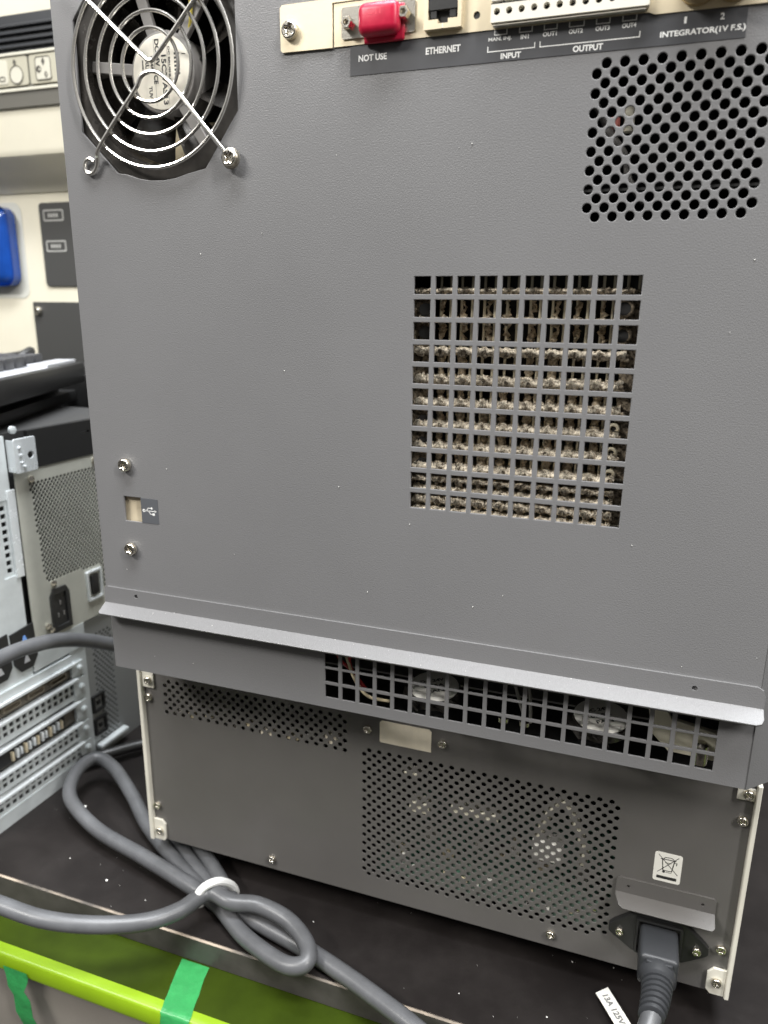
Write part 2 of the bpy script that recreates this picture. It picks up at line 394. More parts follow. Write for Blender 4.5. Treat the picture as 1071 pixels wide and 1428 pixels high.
b.stroke([(fx - 3.4, fz + 13), (fx - 3.4, fz - 13)], 0.12, yy); b.stroke([(fx + 3.1, fz + 13), (fx + 3.1, fz - 13)], 0.12, yy)
b.stroke([(fx + 10.5, fz + 6.2), (fx + 12.2, fz + 6.0)], 0.3, yy)
o = obj('lettering', b, BLACKINK, fan)
# light parts of the box seen between the blades
b = MB(); b.box(-150, -98, 29, 31, 40, 70)
for k in range(5): b.box(-146 + 9 * k, -140 + 9 * k, 27, 29, 44, 68)
obj('inner_bracket', b, TAN, ins)

# wire guard: five rings and two bent wires
gy = -3.2; k_ = (gy - CAM.y) / (-CAM.y)
gx, gz = deep(-120.3, 86.9, gy)
gd = MB(); pts = [(gx + 39.9 * math.cos(t * math.pi / 36), gy, gz + 39.9 * math.sin(t * math.pi / 36)) for t in range(72)]
guard = obj('fan_guard', gd.tube(pts, 0.78, 8, True), CHROME, ins)
for rr in (33.4, 26.7, 20.3, 14.0):
    b = MB(); b.tube([(gx + rr * math.cos(t * math.pi / 36), gy, gz + rr * math.sin(t * math.pi / 36)) for t in range(72)], 0.76, 8, True); obj('ring', b, CHROME, guard)
def dp(x, z, y=gy - 1.5): q = deep(x, z, y); return (q[0], y, q[1])
b = MB(); b.tube(spline([dp(-160, 123.5), dp(-149.8, 114.3), dp(-135, 101), dp(-123.6, 90.9), dp(-119.6, 88.6), dp(-115.9, 91.0), dp(-106, 100), dp(-96.9, 108.6), dp(-83, 121)], 6), 0.95, 8); obj('bent_wire', b, CHROME, guard)
b = MB(); lw = [dp(-128.6, 78.2), dp(-125, 83.0), dp(-120.6, 84.4), dp(-115.5, 83.2), dp(-109, 77.6)]
lp = [dp(-150.5, 55.8), dp(-151.4, 52.0, -2.4), dp(-152.2, 48.8, -1.6), dp(-154.2, 46.2, -1.5), dp(-157.2, 46.0, -1.5), dp(-159.0, 48.2, -1.5), dp(-158.0, 51.0, -1.5), dp(-155.6, 51.8, -1.5), dp(-153.6, 50.6, -1.6)]
b.tube(spline(lp[::-1] + [dp(-140, 67)] + lw + [dp(-95, 61.6), dp(-85.5, 51.0, -3.0)], 6), 0.95, 8); obj('bent_wire', b, CHROME, guard)
sx0, sz0 = deep(-83.0, 48.4, -3); screw(ins, SC_BIG, sx0, -2.2, sz0)

# connector strip
pl = MB(); pl.plate([(-56.5, 85.5), (-34.9, 85.3), (-34.9, 100.6), (130, 100.6), (130, 102.1), (-56.5, 102.1), (-57.4, 101.0), (-57.4, 86.2)], y=-1.0, t=0.9)
plate = obj('connector_plate', pl, ZINC, ins)
b = MB(); b.plate([(-34.4, 85.5), (82, 85.4), (84, 84.6), (130, 84.4), (130, 100.3), (-34.4, 100.3)], [circ(22.1, 90.7, 1.3, 14)], y=-0.62, t=0.6); obj('inner_plate', b, ZINC, plate)
b = MB(); b.plate(rrect(-34.95, 130, 86, 100.65), y=-0.06, t=0.05); obj('plate_gap', b, CHASSIS, plate)
screw(ins, SC_MID, -52.7, -1.0, 92.7)
# red dust cap over a D shaped port
b = MB(); b.box(-22.2, -5.8, -8.0, -1.8, 86.2, 97.5, 3.0, 5)
b.box(-21.4, -5.2, -2.6, -0.7, 84.9, 97.5, 0.8, 2)
cap = obj('dust_cap', b, RED, ins, 60)
b = MB(); b.stroke([(-17.5, 94.2), (-16, 94.2)], .35, -8.03); b.stroke([(-17.5, 92.9), (-16, 92.9)], .35, -8.03); b.stroke([(-12.8, 94.4), (-12.8, 92.7)], .35, -8.03); b.stroke([(-14.4, 94.4), (-14.4, 92.7)], .35, -8.03)
obj('embossing', b, mat('red_emboss', (0.72, .06, .1), .4), cap)
for x, z in ((-27.4, 92.0), (-4.6, 93.2)):
    b = MB(); M_ = Matrix.Translation((x, 0, z)) @ PF; b.lathe([(2.3, 0.6), (2.3, 5.4), (2.0, 5.9), (1.2, 5.9), (1.1, 3.6)], M_, 6); obj('jack_screw', b, STEEL, ins, 30)
b = MB(); b.plate(rrect(-31, -1.2, 87.6, 98.5, 1), y=-1.3, t=0.6); obj('port_shell', b, STEEL, ins)
# ethernet jack
b = MB(); b.plate(rrect(2.7, 17.0, 86.9, 101, 0.3), [[(4.4, 90.0), (8.2, 90.0), (8.2, 88.6), (12.0, 88.6), (12.0, 90.0), (15.6, 90.0), (15.6, 100), (4.4, 100)]], y=-3.4, t=3.3)
eth = obj('ethernet_port', b, ZINC, ins)
b = MB(); b.box(3.2, 16.4, -0.7, -0.45, 87.2, 100.6); b.box(4.6, 15.4, -3.0, -0.7, 93.2, 100); b.box(5.2, 7.4, -2.6, -0.8, 90.6, 93.2); b.box(12.4, 14.8, -2.6, -0.8, 90.6, 93.2); obj('socket', b, BLACK, eth)
b = MB(); b.box(9.8, 10.3, -3.52, -3.4, 87.0, 88.5); obj('seam', b, BEIGE, eth)
# terminal block
tx0, tz0 = deep(27.1, 87.9, -4.2); tx1, _ = deep(81.9, 88, -4.2)
hl = [circ(deep(29.3 + 4.47 * k, 91.35, -4.2)[0], deep(0, 91.35, -4.2)[1], 1.15, 12) for k in range(12)]
b = MB(); b.plate(rrect(tx0, tx1, tz0, 92.3, 0.4), hl, y=-4.2, t=3.2)
term = obj('terminal_block', b, WHITE, ins)
b = MB(); b.box(tx0 + .5, tx1 - .5, -0.95, -0.7, tz0 + .5, 100); b.box(tx0, tx1, -3.6, -1.0, 92.35, 92.9); obj('block_base', b, BLACK, term)
for k in range(12):
    b = MB(); xx = deep(29.3 + 4.47 * k, 0, -4.2)[0]; b.box(xx - 1.95, xx + 1.95, -4.5, -1.0, 92.95, 99, 0.3, 1); obj('lever', b, WHITE, term)
b = MB(); b.box(tx0 + .8, tx1 - 1, -3.9, -1.2, 85.6, 85.85); obj('cover_strip', b, mat('clear_strip', (.55, .52, .45), .15, spec=.8), term)
for x in (97.2, 108.4):
    b = MB(); b.lathe([(6.6, 0.7), (6.6, 2.5), (5.4, 3.0), (5.4, 11), (4.6, 11.6), (3.8, 11.6), (3.7, 6)], Matrix.Translation((x, 0, 92.2)) @ PF, 28); obj('coaxial_socket', b, GOLD, ins, 40)
# printed legend strip
b = MB(); b.plate(rrect(-27.8, 113.1, 75.0, 86), y=-0.22, t=0.15); leg = obj('legend_label', b, LABEL, ins)
b = MB(); ty = -0.26
for s_, x0, x1, z0, z1 in (('NOT USE', -24.3, -12.7, 79.6, 81.9), ('ETHERNET', 2.9, 16.3, 79.7, 82.0), ('MAN. INJ.', 26.7, 35.2, 81.5, 83.0), ('IN1', 38.5, 41.4, 81.5, 83.0),
        ('OUT1', 46.4, 51.3, 81.5, 83.0), ('OUT2', 55.5, 60.3, 81.5, 83.0), ('OUT3', 64.6, 69.4, 81.5, 83.0), ('OUT4', 73.5, 78.2, 81.5, 83.0),
        ('INPUT', 31.5, 38.9, 75.7, 77.6), ('OUTPUT', 57.3, 67.6, 75.6, 77.6), ('1', 93.6, 94.4, 81.0, 83.0), ('2', 104.8, 106.2, 81.0, 83.0), ('INTEGRATOR(1V F.S.)', 86.3, 113.0, 76.9, 79.2)):
    b.text(s_, x0, x1, z0, z1, ty)
for x0, x1 in ((28.9, 33.4), (38.0, 42.5), (46.8, 51.3), (55.6, 60.6), (64.8, 69.3), (73.6, 78.1)):
    b.stroke([(x0, 85.2), (x0, 83.7), (x1, 83.7), (x1, 85.2)], 0.32, ty)
b.stroke([(26.6, 80.0), (26.6, 78.45), (43.7, 78.45), (43.7, 80.0)], 0.32, ty); b.stroke([(45.6, 80.0), (45.6, 78.4), (79.6, 78.4), (79.6, 80.0)], 0.32, ty)
obj('lettering', b, INK, leg)

# service window with USB mark
b = MB(); b.box(-156, -140.5, 2.6, 3.0, -122, -104); obj('window_cover', b, mat('recessed_cover', (.58, .50, .36), .45, var=.08, vscale=90), ins)
b = MB(); b.plate([(-142.9, -119.3), (-133.2, -119.3), (-132.7, -118.8), (-132.7, -106.3), (-142.9, -106.3)], y=-0.14, t=0.12); us = obj('symbol_label', b, mat('slate_label', (.10, .105, .115), .35), ins)
b = MB(); uy = -0.17
b.plate(circ(-141.3, -112.7, 0.85, 14), y=uy, t=.02); b.stroke([(-141.3, -112.7), (-134.6, -112.7)], 0.42, uy)
b.plate([(-134.9, -113.4), (-133.6, -112.7), (-134.9, -112.0)], y=uy, t=.02)
b.stroke([(-139.8, -112.7), (-138.6, -111.2), (-136.9, -111.2)], 0.4, uy); b.plate(circ(-136.6, -111.2, .62, 10), y=uy, t=.02)
b.stroke([(-138.6, -112.7), (-137.4, -114.3), (-135.9, -114.3)], 0.4, uy); b.plate(rrect(-136.2, -134.9, -114.9, -113.7), y=uy, t=.02)
obj('symbol', b, INK, us)
screw(ins, SC_MID, -149.7, -0.6, -89.6); screw(ins, SC_MID, -150.4, -0.6, -133.9)

# dusty heat exchanger behind the square grid
hx0, hx1 = deep(-3, 0, 12)[0], deep(93, 0, 12)[0]
hs = MB(); hs.box(hx0, hx1, 34, 36, deep(0, -104, 34)[1], 6); heat = obj('heat_exchanger', hs, CHASSIS, ins)
def dusty(x0, x1, y, z, ry, rz, step=0.4, n=14, am=0.26):
    b = MB(); rings = []; N = int((x1 - x0) / step); drift = 0
    for i in range(N + 1):
        drift = drift * 0.6 + random.uniform(-.3, .3); cell = ((x0 + i * step) / 4.6)
        lump = 0.35 * math.sin(cell * 2 * math.pi) * .5
        rings.append([b.bm.verts.new((x0 + i * step + random.uniform(-.25, .25), y + ry * math.cos(2 * math.pi * k / n) * (1 + random.uniform(-am, am) * .7),
                      z + drift * .7 + rz * math.sin(2 * math.pi * k / n) * (1 + lump + random.uniform(-am, am)))) for k in range(n)])
    for A, B_ in zip(rings, rings[1:]):
        for k in range(n): b.bm.faces.new((A[k], A[(k + 1) % n], B_[(k + 1) % n], B_[k])).smooth = True
    return b
for zz, rz in ((-5.2, 1.3), (-16.6, 1.3), (-29.2, 1.9), (-40.8, 2.4), (-50.6, 2.3), (-60.0, 2.2), (-69.0, 2.1), (-78.2, 2.2), (-83.2, 1.2), (-87.6, 1.9), (-92.6, 2.0), (-97.6, 2.2)):
    yf = 6.5 + random.uniform(-1, 1); z = deep(0, zz - .35, yf)[1]; clumps = MB()
    b = dusty(hx0 + 6, hx1 - 8, yf + 2, z, 4.2, rz * .92)
    b.box(hx0, hx1, yf + 4, 34, z - 0.5, z + 0.5)
    for i in range(1, 10):
        cx = deep(i * P + 3.4 + random.uniform(-.7, .7), 0, yf - 2)[0]
        for q in range(3):
            r = random.uniform(.7, 1.25)
            bmesh.ops.create_icosphere(clumps.bm, subdivisions=2, radius=r, matrix=Matrix.Translation((cx + random.uniform(-.7, .7), yf - 1.6 + random.uniform(-.4, .6), z + random.uniform(-1, .6) - .3)) @ Matrix.Diagonal((1, .8, 1.1, 1)))
    for v in clumps.bm.verts: v.co += Vector((random.uniform(-.22, .22), random.uniform(-.2, .2), random.uniform(-.22, .22)))
    obj('dust_clump', clumps, DUSTDK, heat, 180, kind='stuff')
    obj('dusty_fin', b, DUST, heat, 180)
pin = MB(); pin.lathe([(0.62, 0), (0.62, 112)], Matrix(), 8); pin = finish(pin, 'pin', BRASS, (0, 0, 0), 40)
for i in range(10):
    for off in (2.2, 6.4):
        if random.random() < .12: continue
        x = deep(i * P + off + random.uniform(-.3, .3), 0, 13)[0]
        inst('pin', pin, heat, (x, 13 + random.uniform(0, 2), -107))
for i in range(1, 9):
    x = deep(i * P + 3.6 + random.uniform(-1, 1), 0, 13.5)[0]; zt = random.choice((-31, -42, -43, -52)); h0 = deep(0, -98, 13.5)[1]
    pts = [(x + random.uniform(-.4, .4), 13.5 + random.uniform(-.6, .6), h0 + (zt - h0) * k / 70) for k in range(71)]
    b = MB(); b.tube(pts, lambda t: random.uniform(1.0, 2.3), 9); obj('dust_clump', b, DUST2, heat, 180)
    if random.random() < .95:
        pts = [(x + random.uniform(-1, 1), 14 + random.uniform(-.6, .6), -25 + 21 * k / 24) for k in range(25)]
        b = MB(); b.tube(pts, lambda t: random.uniform(.5, 1.9) * (1 - .55 * t), 8); obj('dust_clump', b, DUST2, heat, 180)
lw_ = [circ(deep(6.5, 0, 9)[0], deep(0, z, 9)[1], 2.9, 14) for z in (-13, -22, -58.5, -68, -77, -85.5)]
b = MB(); b.plate(rrect(deep(-3, 0, 9)[0], deep(6.8, 0, 9)[0] , deep(0, -104, 9)[1], deep(0, -5, 9)[1]), (), y=9.5, t=1); obj('end_plate', b, DUSTDK, heat)
for z in (-13, -22, -58.5, -68, -77, -85.5):
    b = MB(); b.lathe([(2.7, 0.9), (2.7, 1.2)], Matrix.Translation((deep(5.2, 0, 9)[0], 9.5, deep(0, z, 9)[1])) @ PF, 16); obj('tube_end', b, CHASSIS, heat)
b = MB(); b.plate(rrect(deep(83.2, 0, 10)[0], deep(95, 0, 10)[0], deep(0, -104, 10)[1], deep(0, -5, 10)[1]), y=10.5, t=1); obj('end_plate', b, DUSTDK, heat)
for z, r in ((-12, 3.2), (-22, 3.2), (-57.5, 1.8), (-67, 1.8), (-76, 1.8), (-85, 1.8)):
    cx, cz = deep(82.8, z, 8.5)
    b = MB(); b.tube([(cx + r * math.cos(t * math.pi / 12), 8.5, cz + r * math.sin(t * math.pi / 12)) for t in range(24)], 0.75, 7, True); obj('tube_rim', b, BRASS if r < 2 else DUSTDK, heat)
    b = MB(); b.lathe([(r, 0), (r, .5)], Matrix.Translation((cx, 9.6, cz)) @ PF, 14); obj('tube_end', b, CHASSIS, heat)

# bits behind the round perforations
b = MB(); b.tube(spline([(66, 8, 60), (72, 7, 50), (78, 8, 42), (80, 9, 34), (86, 9, 26)]), 1.3, 8); obj('wire', b, GREYPL, ins)
b = MB(); b.box(76.5, 80, 7, 10, 50, 59, .5, 1); obj('connector_body', b, CREAM, ins)
b = MB(); b.box(71.5, 75, 7, 9, 51.5, 55.5, .5, 1); obj('connector_body', b, mat('pink_plug', (.6, .18, .15), .5), ins, label='red connector body behind the round holes')

# two lying fans, wires and a pale bracket inside the lower vent
for cx, a in ((8.8, .3), (88.2, .9)):
    T = Matrix.Translation((cx, 17.5, -192.0)) @ Matrix.Rotation(math.radians(8), 4, 'X')
    b = MB(); b.lathe([(13, -5), (13, -0.8), (12.4, -0.2)], T, 28); lf = obj('lying_fan', b, BLACKGLOSS, ins)
    b = MB(); b.lathe([(12.2, -0.2), (12.2, 0.1)], T, 28); obj('hub_label', b, STICK, lf)
    b = MB()
    for q in range(3): b.text(('DC 24V', '0.15A', 'FAN')[q], 0, 12 - 2 * q, 0, 2.2, 0, M=T @ Matrix.Rotation(.5, 4, 'Z') @ Matrix.Translation((-6 + q, 3.4 - 4.2 * q, 0.14)))
    obj('lettering', b, BLACKINK, lf)
    for k in range(7):
        b = MB(); t0 = a + 2 * math.pi * k / 7; rows = []
        for i in range(5):
            r = 12.3 + 3.2 * i / 4
            rows.append([b.bm.verts.new((cx + r * math.cos(t0 + .55 * j / 3), 17.5 + r * math.sin(t0 + .55 * j / 3), -194.0 - 4.5 * j / 3)) for j in range(4)])
        for A, B_ in zip(rows, rows[1:]):
            for j in range(3): b.bm.faces.new((A[j], A[j + 1], B_[j + 1], B_[j]))
        obj('blade', b, BLACKGLOSS, lf, 60)
for pts, M_ in (([(-46, 14, -168), (-40, 12, -182), (-33, 14, -190), (-28, 20, -202)], REDW), ([(-30, 10, -170), (-34, 12, -183), (-31, 14, -194), (-29, 20, -204)], REDW),
                ([(-36, 12, -180), (-31, 11, -192), (-24, 12, -201), (-14, 16, -204)], TAN), ([(46, 14, -170), (50, 12, -184), (54, 14, -198)], GREYPL), ([(52, 14, -170), (56, 12, -184), (57, 14, -200)], GREYPL)):
    b = MB(); b.tube(spline(pts), 0.8, 8); obj('wire', b, M_, ins)
b = MB(); b.mesh(curve_mesh([(108, -183), (115, -182), (118, -187), (141, -191), (141, -204), (118, -203), (110, -195)], [circ(130, -197, 2, 10)], 3, .3), Matrix.Translation((0, 18, 0)) @ PF); obj('pale_bracket', b, CREAM, ins)
b = MB(); b.lathe([(3, 0), (3, 9), (2, 10)], Matrix.Translation((131, 12, -203)), 14); obj('standoff', b, STEEL, ins)
for x, z in ((0, -203), (44, -203), (54, -203)):
    b = MB(); b.lathe([(2.6, 0), (2.6, 2), (1, 2.4)], Matrix.Translation((x, 16, z)), 14); obj('bolt', b, STEEL, ins)
b = MB()
for x, z in ((-126, -90), (-155, -146), (-34, -91), (0, -105), (94, -104), (145, -145), (118, -153.5), (-118, -194), (-142, -194), (17, 47), (22, 48), (-34, 47), (-69, 18), (43, -133), (-60, -40), (-100, 10), (120, -20), (30, -140), (-20, -140), (125, 5), (-90, -130)):
    r = random.uniform(.11, .24); Mt = Matrix.Translation((x, -0.15 if z > -160 else .2, z)) @ Matrix.Rotation(random.random() * 3, 4, 'Y') @ Matrix.Diagonal((r * 1.4, .25, r * .8, 1))
    bmesh.ops.create_icosphere(b.bm, subdivisions=1, radius=1, matrix=Mt)
for k in range(34):
    x = random.uniform(-168, 148); s_ = random.random() ** 1.5 * 8.4; r = random.uniform(.08, .2)
    bmesh.ops.create_icosphere(b.bm, subdivisions=1, radius=r, matrix=Matrix.Translation((x, -.3 - s_ * .87, -165.6 - s_ * .49 + .15)))
obj('dust_specks', b, CRUMB, ins, kind='stuff')

# ================================================================== lower unit
lo = thing('instrument_base', 'lower dark grey unit with white side edges, perforated vents and a power inlet', 'instrument', (0, 200, -365))
Y = 36
holes = []
for r in range(8):
    x0 = -161.4 if r % 2 == 0 else -164.4
    for k in range(20 if r % 2 == 0 else 21): holes.append(circ(x0 + 5.88 * k, -231.0 - 2.97 * r, 1.33, 12))
for r in range(29):
    x0 = -32.2 if r % 2 == 0 else -35.1
    for k in range(23 if r % 2 == 0 else 24):
        if r == 28 and k > 21: continue
        holes.append(circ(x0 + 5.87 * k, -248.7 - 2.915 * r, 1.33, 12))
b = MB(); b.plate([(-179.3, -345.5), (159.0, -345.5), (159.0, -223), (-179.3, -223)], holes, y=Y, t=0.7, bevel=0.16); obj('rear_panel', b, PANEL2, lo)
for x0, x1 in ((-182.3, -179.6), (159.2, 161.4)):
    b = MB(); b.box(x0, x1, Y - 3, 400, -345.8, -222.2, .4, 1); obj('side_cover', b, WHITE, lo)
b = MB(); b.box(-179.3, 159, Y + 1.2, 400, -223.6, -222.4); b.box(-179, 159, Y + 1.2, 400, -345.6, -344.6); b.box(-179, 159, 130, 132, -344, -224); obj('inner_frame', b, CHASSIS, lo)
for pts in ([(-179.5, -345.6), (-172.4, -345.6), (-170.9, -343.6), (-170.9, -333.0), (-173, -330.4), (-179.5, -330.4)], [(-179.5, -236.4), (-171.4, -236.4), (-171.4, -226), (-179.5, -226)],
            [(151.4, -231.7), (159.1, -231.7), (159.1, -225.4), (151.4, -225.4)], [(159.1, -345.6), (152.6, -345.6), (150.4, -343.0), (150.4, -333.0), (153, -329.8), (159.1, -329.8)]):
    b = MB(); b.plate(pts, y=Y - 1.6, t=1.5, bevel=.3); obj('corner_tab', b, WHITE, lo)
for x, z, me, y in ((-33, -235.2, SC_SM, Y), (9.3, -235.1, SC_SM, Y), (-176.3, -243.8, SC_SM, Y), (-176.2, -320.6, SC_SM, Y), (155.5, -243.5, SC_SM, Y), (154.9, -318.4, SC_SM, Y), (-95.1, -338.2, SC_SM, Y), (72.8, -337.4, SC_SM, Y),
                    (156.0, -228.2, SC_SM, Y - 1.6), (154.9, -337.4, SC_SM, Y - 1.6), (-175.0, -338.4, SC_SM, Y - 1.6), (-174.6, -231.2, SC_SM, Y - 1.6)):
    screw(lo, me, x, y, z)
b = MB(); b.plate([(-26, -241.0), (-25.3, -241.7), (3.2, -241.7), (3.2, -229.6), (2.0, -228.3), (-24.8, -228.3), (-26, -229.6)], y=Y - .5, t=.45, bevel=.1); obj('blank_cover', b, BEIGE, lo)
for x in (-150, 130):
    for y in (60, 360):
        b = MB(); b.lathe([(12, 0), (13, 19)], Matrix.Translation((x, y, -365)), 18); obj('rubber_foot', b, BLACK, lo)
# disposal sticker
b = MB(); b.plate(rrect(119.6, 132.4, -287.4, -270.6, 1.2), y=Y - .12, t=.1); st = obj('disposal_label', b, STICK, lo)
b = MB(); ky = Y - .16
b.stroke([(121.4, -272.2), (130.8, -282.2)], .35, ky); b.stroke([(130.6, -272.2), (121.6, -282.2)], .35, ky)
b.stroke([(123.2, -274.3), (124.0, -280.8), (128.0, -280.8), (128.9, -274.3)], .45, ky); b.stroke([(122.6, -274.3), (129.4, -274.3)], .5, ky)
b.stroke([(123.8, -274.0), (124.6, -273.2), (127.4, -273.0), (128.6, -273.8)], .4, ky); b.stroke([(128.9, -275.4), (130.0, -275.4), (129.9, -276.6)], .4, ky)
b.plate(circ(124.4, -281.6, .7, 10), y=ky, t=.02); b.stroke([(125.4, -281.7), (127.9, -281.7)], .3, ky)
b.stroke([(124.9, -276.2), (127.3, -276.2)], .35, ky); b.stroke([(122.2, -285.0), (129.8, -285.0)], 1.7, ky)
obj('symbol', b, BLACKINK, st)
# ledge over the inlet
b = MB(); b.plate([(103, -299), (149.9, -299), (149.9, -291.5), (148.6, -290.0), (104.4, -290.0), (103, -291.4)], [circ(109, -294.4, .9, 10), circ(144, -294.6, .9, 10)], y=Y - 1.2, t=1.1)
d = Vector((0, -8.6, -3.9)).normalized(); nrm = Vector((1, 0, 0)).cross(d)
Mx = Matrix(((1, 0, 0, 0), (0, d.y, nrm.y, 0), (0, d.z, nrm.z, 0), (0, 0, 0, 1))); Mx.translation = Vector((0, Y - .4, -298.7))
b.plate([(103, 0), (149.9, 0), (149.9, 7.4), (148.6, 9), (107, 8.8), (105, 7.6), (103, 2.0)], M=Mx, t=1.0, bevel=.2); obj('inlet_ledge', b, PANEL2, lo)
# power inlet
b = MB(); b.plate([(101.6, -318.4), (101.6, -322.0), (104.0, -324.2), (113.5, -330.6), (137.6, -330.6), (147.2, -324.2), (149.4, -322), (149.4, -318.4), (147, -315.6), (137.5, -307), (113.8, -307), (104, -315.6)], [rrect(115.4, 135.8, -329.4, -310.5, 1)], y=Y - 3.2, t=3.1, bevel=.5)
inlet = obj('power_inlet', b, BLACK, lo)
b = MB(); b.plate(rrect(114.4, 136.8, -330.4, -309.4, 1.5), [rrect(116.0, 135.2, -329.8, -310.8, .8)], y=Y - 4.6, t=1.5, bevel=.4); obj('rim', b, BLACK, inlet)
screw(lo, SC_XS, 107.0, Y - 3.2, -320.7); screw(lo, SC_XS, 143.8, Y - 3.2, -320.6)
# interior seen through the perforations
b = MB(); b.box(-30, 110, 40, 125, -329, -327.6); pcb = obj('circuit_board', b, PCB, lo)
for k in range(46):
    x, y = random.uniform(-28, 106), random.uniform(42, 90); h = random.uniform(1, 7); s_ = random.uniform(1.5, 5)
    b = MB(); b.box(x, x + s_ * 1.6, y, y + s_, -327.6, -327.6 + h); obj('component', b, random.choice((PCB, TAN, BLACK, WHITE, GREYPL, STEEL)), pcb)
def bq(x, z, y): return deep(*[c for c in (0, 0)], y) if False else (CAM.x + (x - CAM.x) * (y - CAM.y) / (Y - CAM.y), CAM.z + (z - CAM.z) * (y - CAM.y) / (Y - CAM.y))
for x0, x1, z, h in ((15, 41, -274, 4.5), (-8.5, 3, -278, 7), (-12, -2, -257.5, 2)):
    a, c = bq(x0, z - h / 2, 36.9), bq(x1, z + h / 2, 36.9); b = MB(); b.box(a[0], c[0], 36.9, 44, a[1], c[1], .5, 1); obj('yellowed_block', b, CREAM, lo)
a, c = bq(59.5, -293, 36.8), bq(75.5, -279.5, 36.8); b = MB(); b.box(a[0], c[0], 36.8, 44, a[1], c[1], 1, 2); obj('white_block', b, STICK, lo)
b = MB(); q = [bq(x, z, 39.4) for x, z in ((62, -280), (65, -268), (69, -258), (73, -254), (78, -259), (82, -268), (86, -280), (85, -288))]
b.tube(spline([(x, 39.4, z) for x, z in q]), 2.4, 8); obj('harness_wire', b, CREAM, lo)
for k in range(9):
    a = bq(-160 + k * 12.5 + random.uniform(-3, 3), -252 + random.uniform(-1, 4), 37); b = MB(); b.box(a[0], a[0] + random.uniform(4, 8), 37, 42, a[1] - 2, a[1] + random.uniform(0, 5), .6, 1); obj('component', b, random.choice((TAN, GREYPL, STEEL, BEIGE)), lo)

b = MB(); b.plate([(-20, -327), (96, -327), (96, -311), (78, -304.5), (30, -308), (8, -309), (-8, -313), (-20, -316)], y=37.4, t=1.2); card = obj('green_card', b, mat('green_card_mask', (.15, .23, .18), .5, var=.35, vscale=260), lo)
for k in range(34):
    x, z = random.uniform(-16, 92), random.uniform(-325, -312); w_ = random.uniform(1.2, 4.5); h_ = random.uniform(1, 3)
    b = MB(); b.box(x, x + w_, 36.85, 37.38, z, z + h_); obj('component', b, random.choice((TAN, BLACK, STICK, GREYPL, STEEL, PCB)), card)

# ================================================================== power cord with plug, coil and tie
cord = thing('power_cord', 'thick grey power cord coiled on the board, tied in white, plugged in at right', 'power cord', (-60, 5, -365))
S1 = [(-250.8, -51.1, -335.0), (-221.4, -49.3, -338.0), (-193.0, -47.6, -340.0), (-165.9, -39.7, -342.0), (-142.6, -27.0, -344.0), (-129.4, -12.3, -345.0), (-120.6, 4.3, -344.0), (-105.1, 3.4, -345.0), (-90.3, 8.7, -347.0), (-71.0, 6.8, -349.0), (-55.8, -1.4, -351.0), (-50.2, -8.9, -353.0), (-53.1, -13.8, -355.0), (-65.2, -13.7, -357.0), (-93.6, -3.1, -359.0), (-117.7, 9.5, -357.0), (-137.7, 13.8, -354.0), (-182.8, 25.4, -354.0), (-224.7, 35.3, -354.0), (-254.8, 46.3, -350.0), (-268.5, 56.7, -346.0), (-276.9, 76.1, -344.0), (-273.9, 91.8, -344.0), (-255.3, 88.8, -347.0), (-226.9, 72.2, -352.0), (-202.4, 55.2, -357.0), (-170.1, 37.6, -360.0), (-143.6, 23.8, -360.0), (-124.1, 17.6, -360.2), (-100.8, 11.4, -360.2), (-69.7, 4.7, -360.2), (-50.1, -0.0, -360.2), (-20.4, -10.2, -359.0), (7.4, -21.8, -357.0),
      (36, -33, -357), (70, -40, -356), (92, -44, -352), (109, -40, -345), (117.5, -30, -336), (121.0, -18, -328.0), (123.2, -9, -323.5), (124.6, 0, -321.5)]
b = MB(); b.tube(spline(S1, 10), 4.75, 14); obj('cable', b, CORD, cord)
b = MB()
b.box(116.6, 134.6, 12, Y - 2.2, -329.6, -312.0, 2.2, 3); plug = obj('plug_body', b, PLUG, cord, 50)
b = MB()
prof = []
for k in range(12):
    yv = -14 + 25.0 * k / 11
prof = [(8.6, -12.2), (8.9, -9), (7.4, -7.0), (6.9, -6)]
M_ = Matrix.Translation((125.3, 0, -320.8)) @ PF
pr = [(8.4, -13), (8.4, -9.5), (7.4, -7.6)]
h = -6.8
for k in range(6):
    r = 7.3 - .22 * k; pr += [(r, h), (r, h + 1.5), (r - 1.1, h + 1.7), (r - 1.1, h + 2.5)]; h += 2.7
pr += [(5.9, h), (5.9, h + 1.2), (5.0, h + 1.6)]
me_b = MB(); me_b.lathe(pr, Matrix(), 22)
for v in me_b.bm.verts:                       # the sleeve droops a little towards its end
    t = max(0, v.co.z + 8) / 26
    v.co.y += -4.0 * t * t; v.co.x -= 4.5 * t * t
bmesh.ops.transform(me_b.bm, matrix=M_, verts=me_b.bm.verts)
obj('strain_relief', me_b, PLUG, cord, 40)
b = MB(); b.box(119.5, 131.7, 10.2, 12.2, -327.4, -312.9, .8, 2); obj('plug_shoulder', b, PLUG, cord)
b = MB(); b.tube(spline([(-131, 18, -364), (-129.5, 8, -358), (-126, -1.5, -347), (-122, 1, -338.6), (-117, 9, -339), (-114.5, 19, -349), (-115.5, 25, -361), (-123, 24, -364)], 6, True), 2.4, 10, True)
obj('cable_tie', b, TIE, cord)
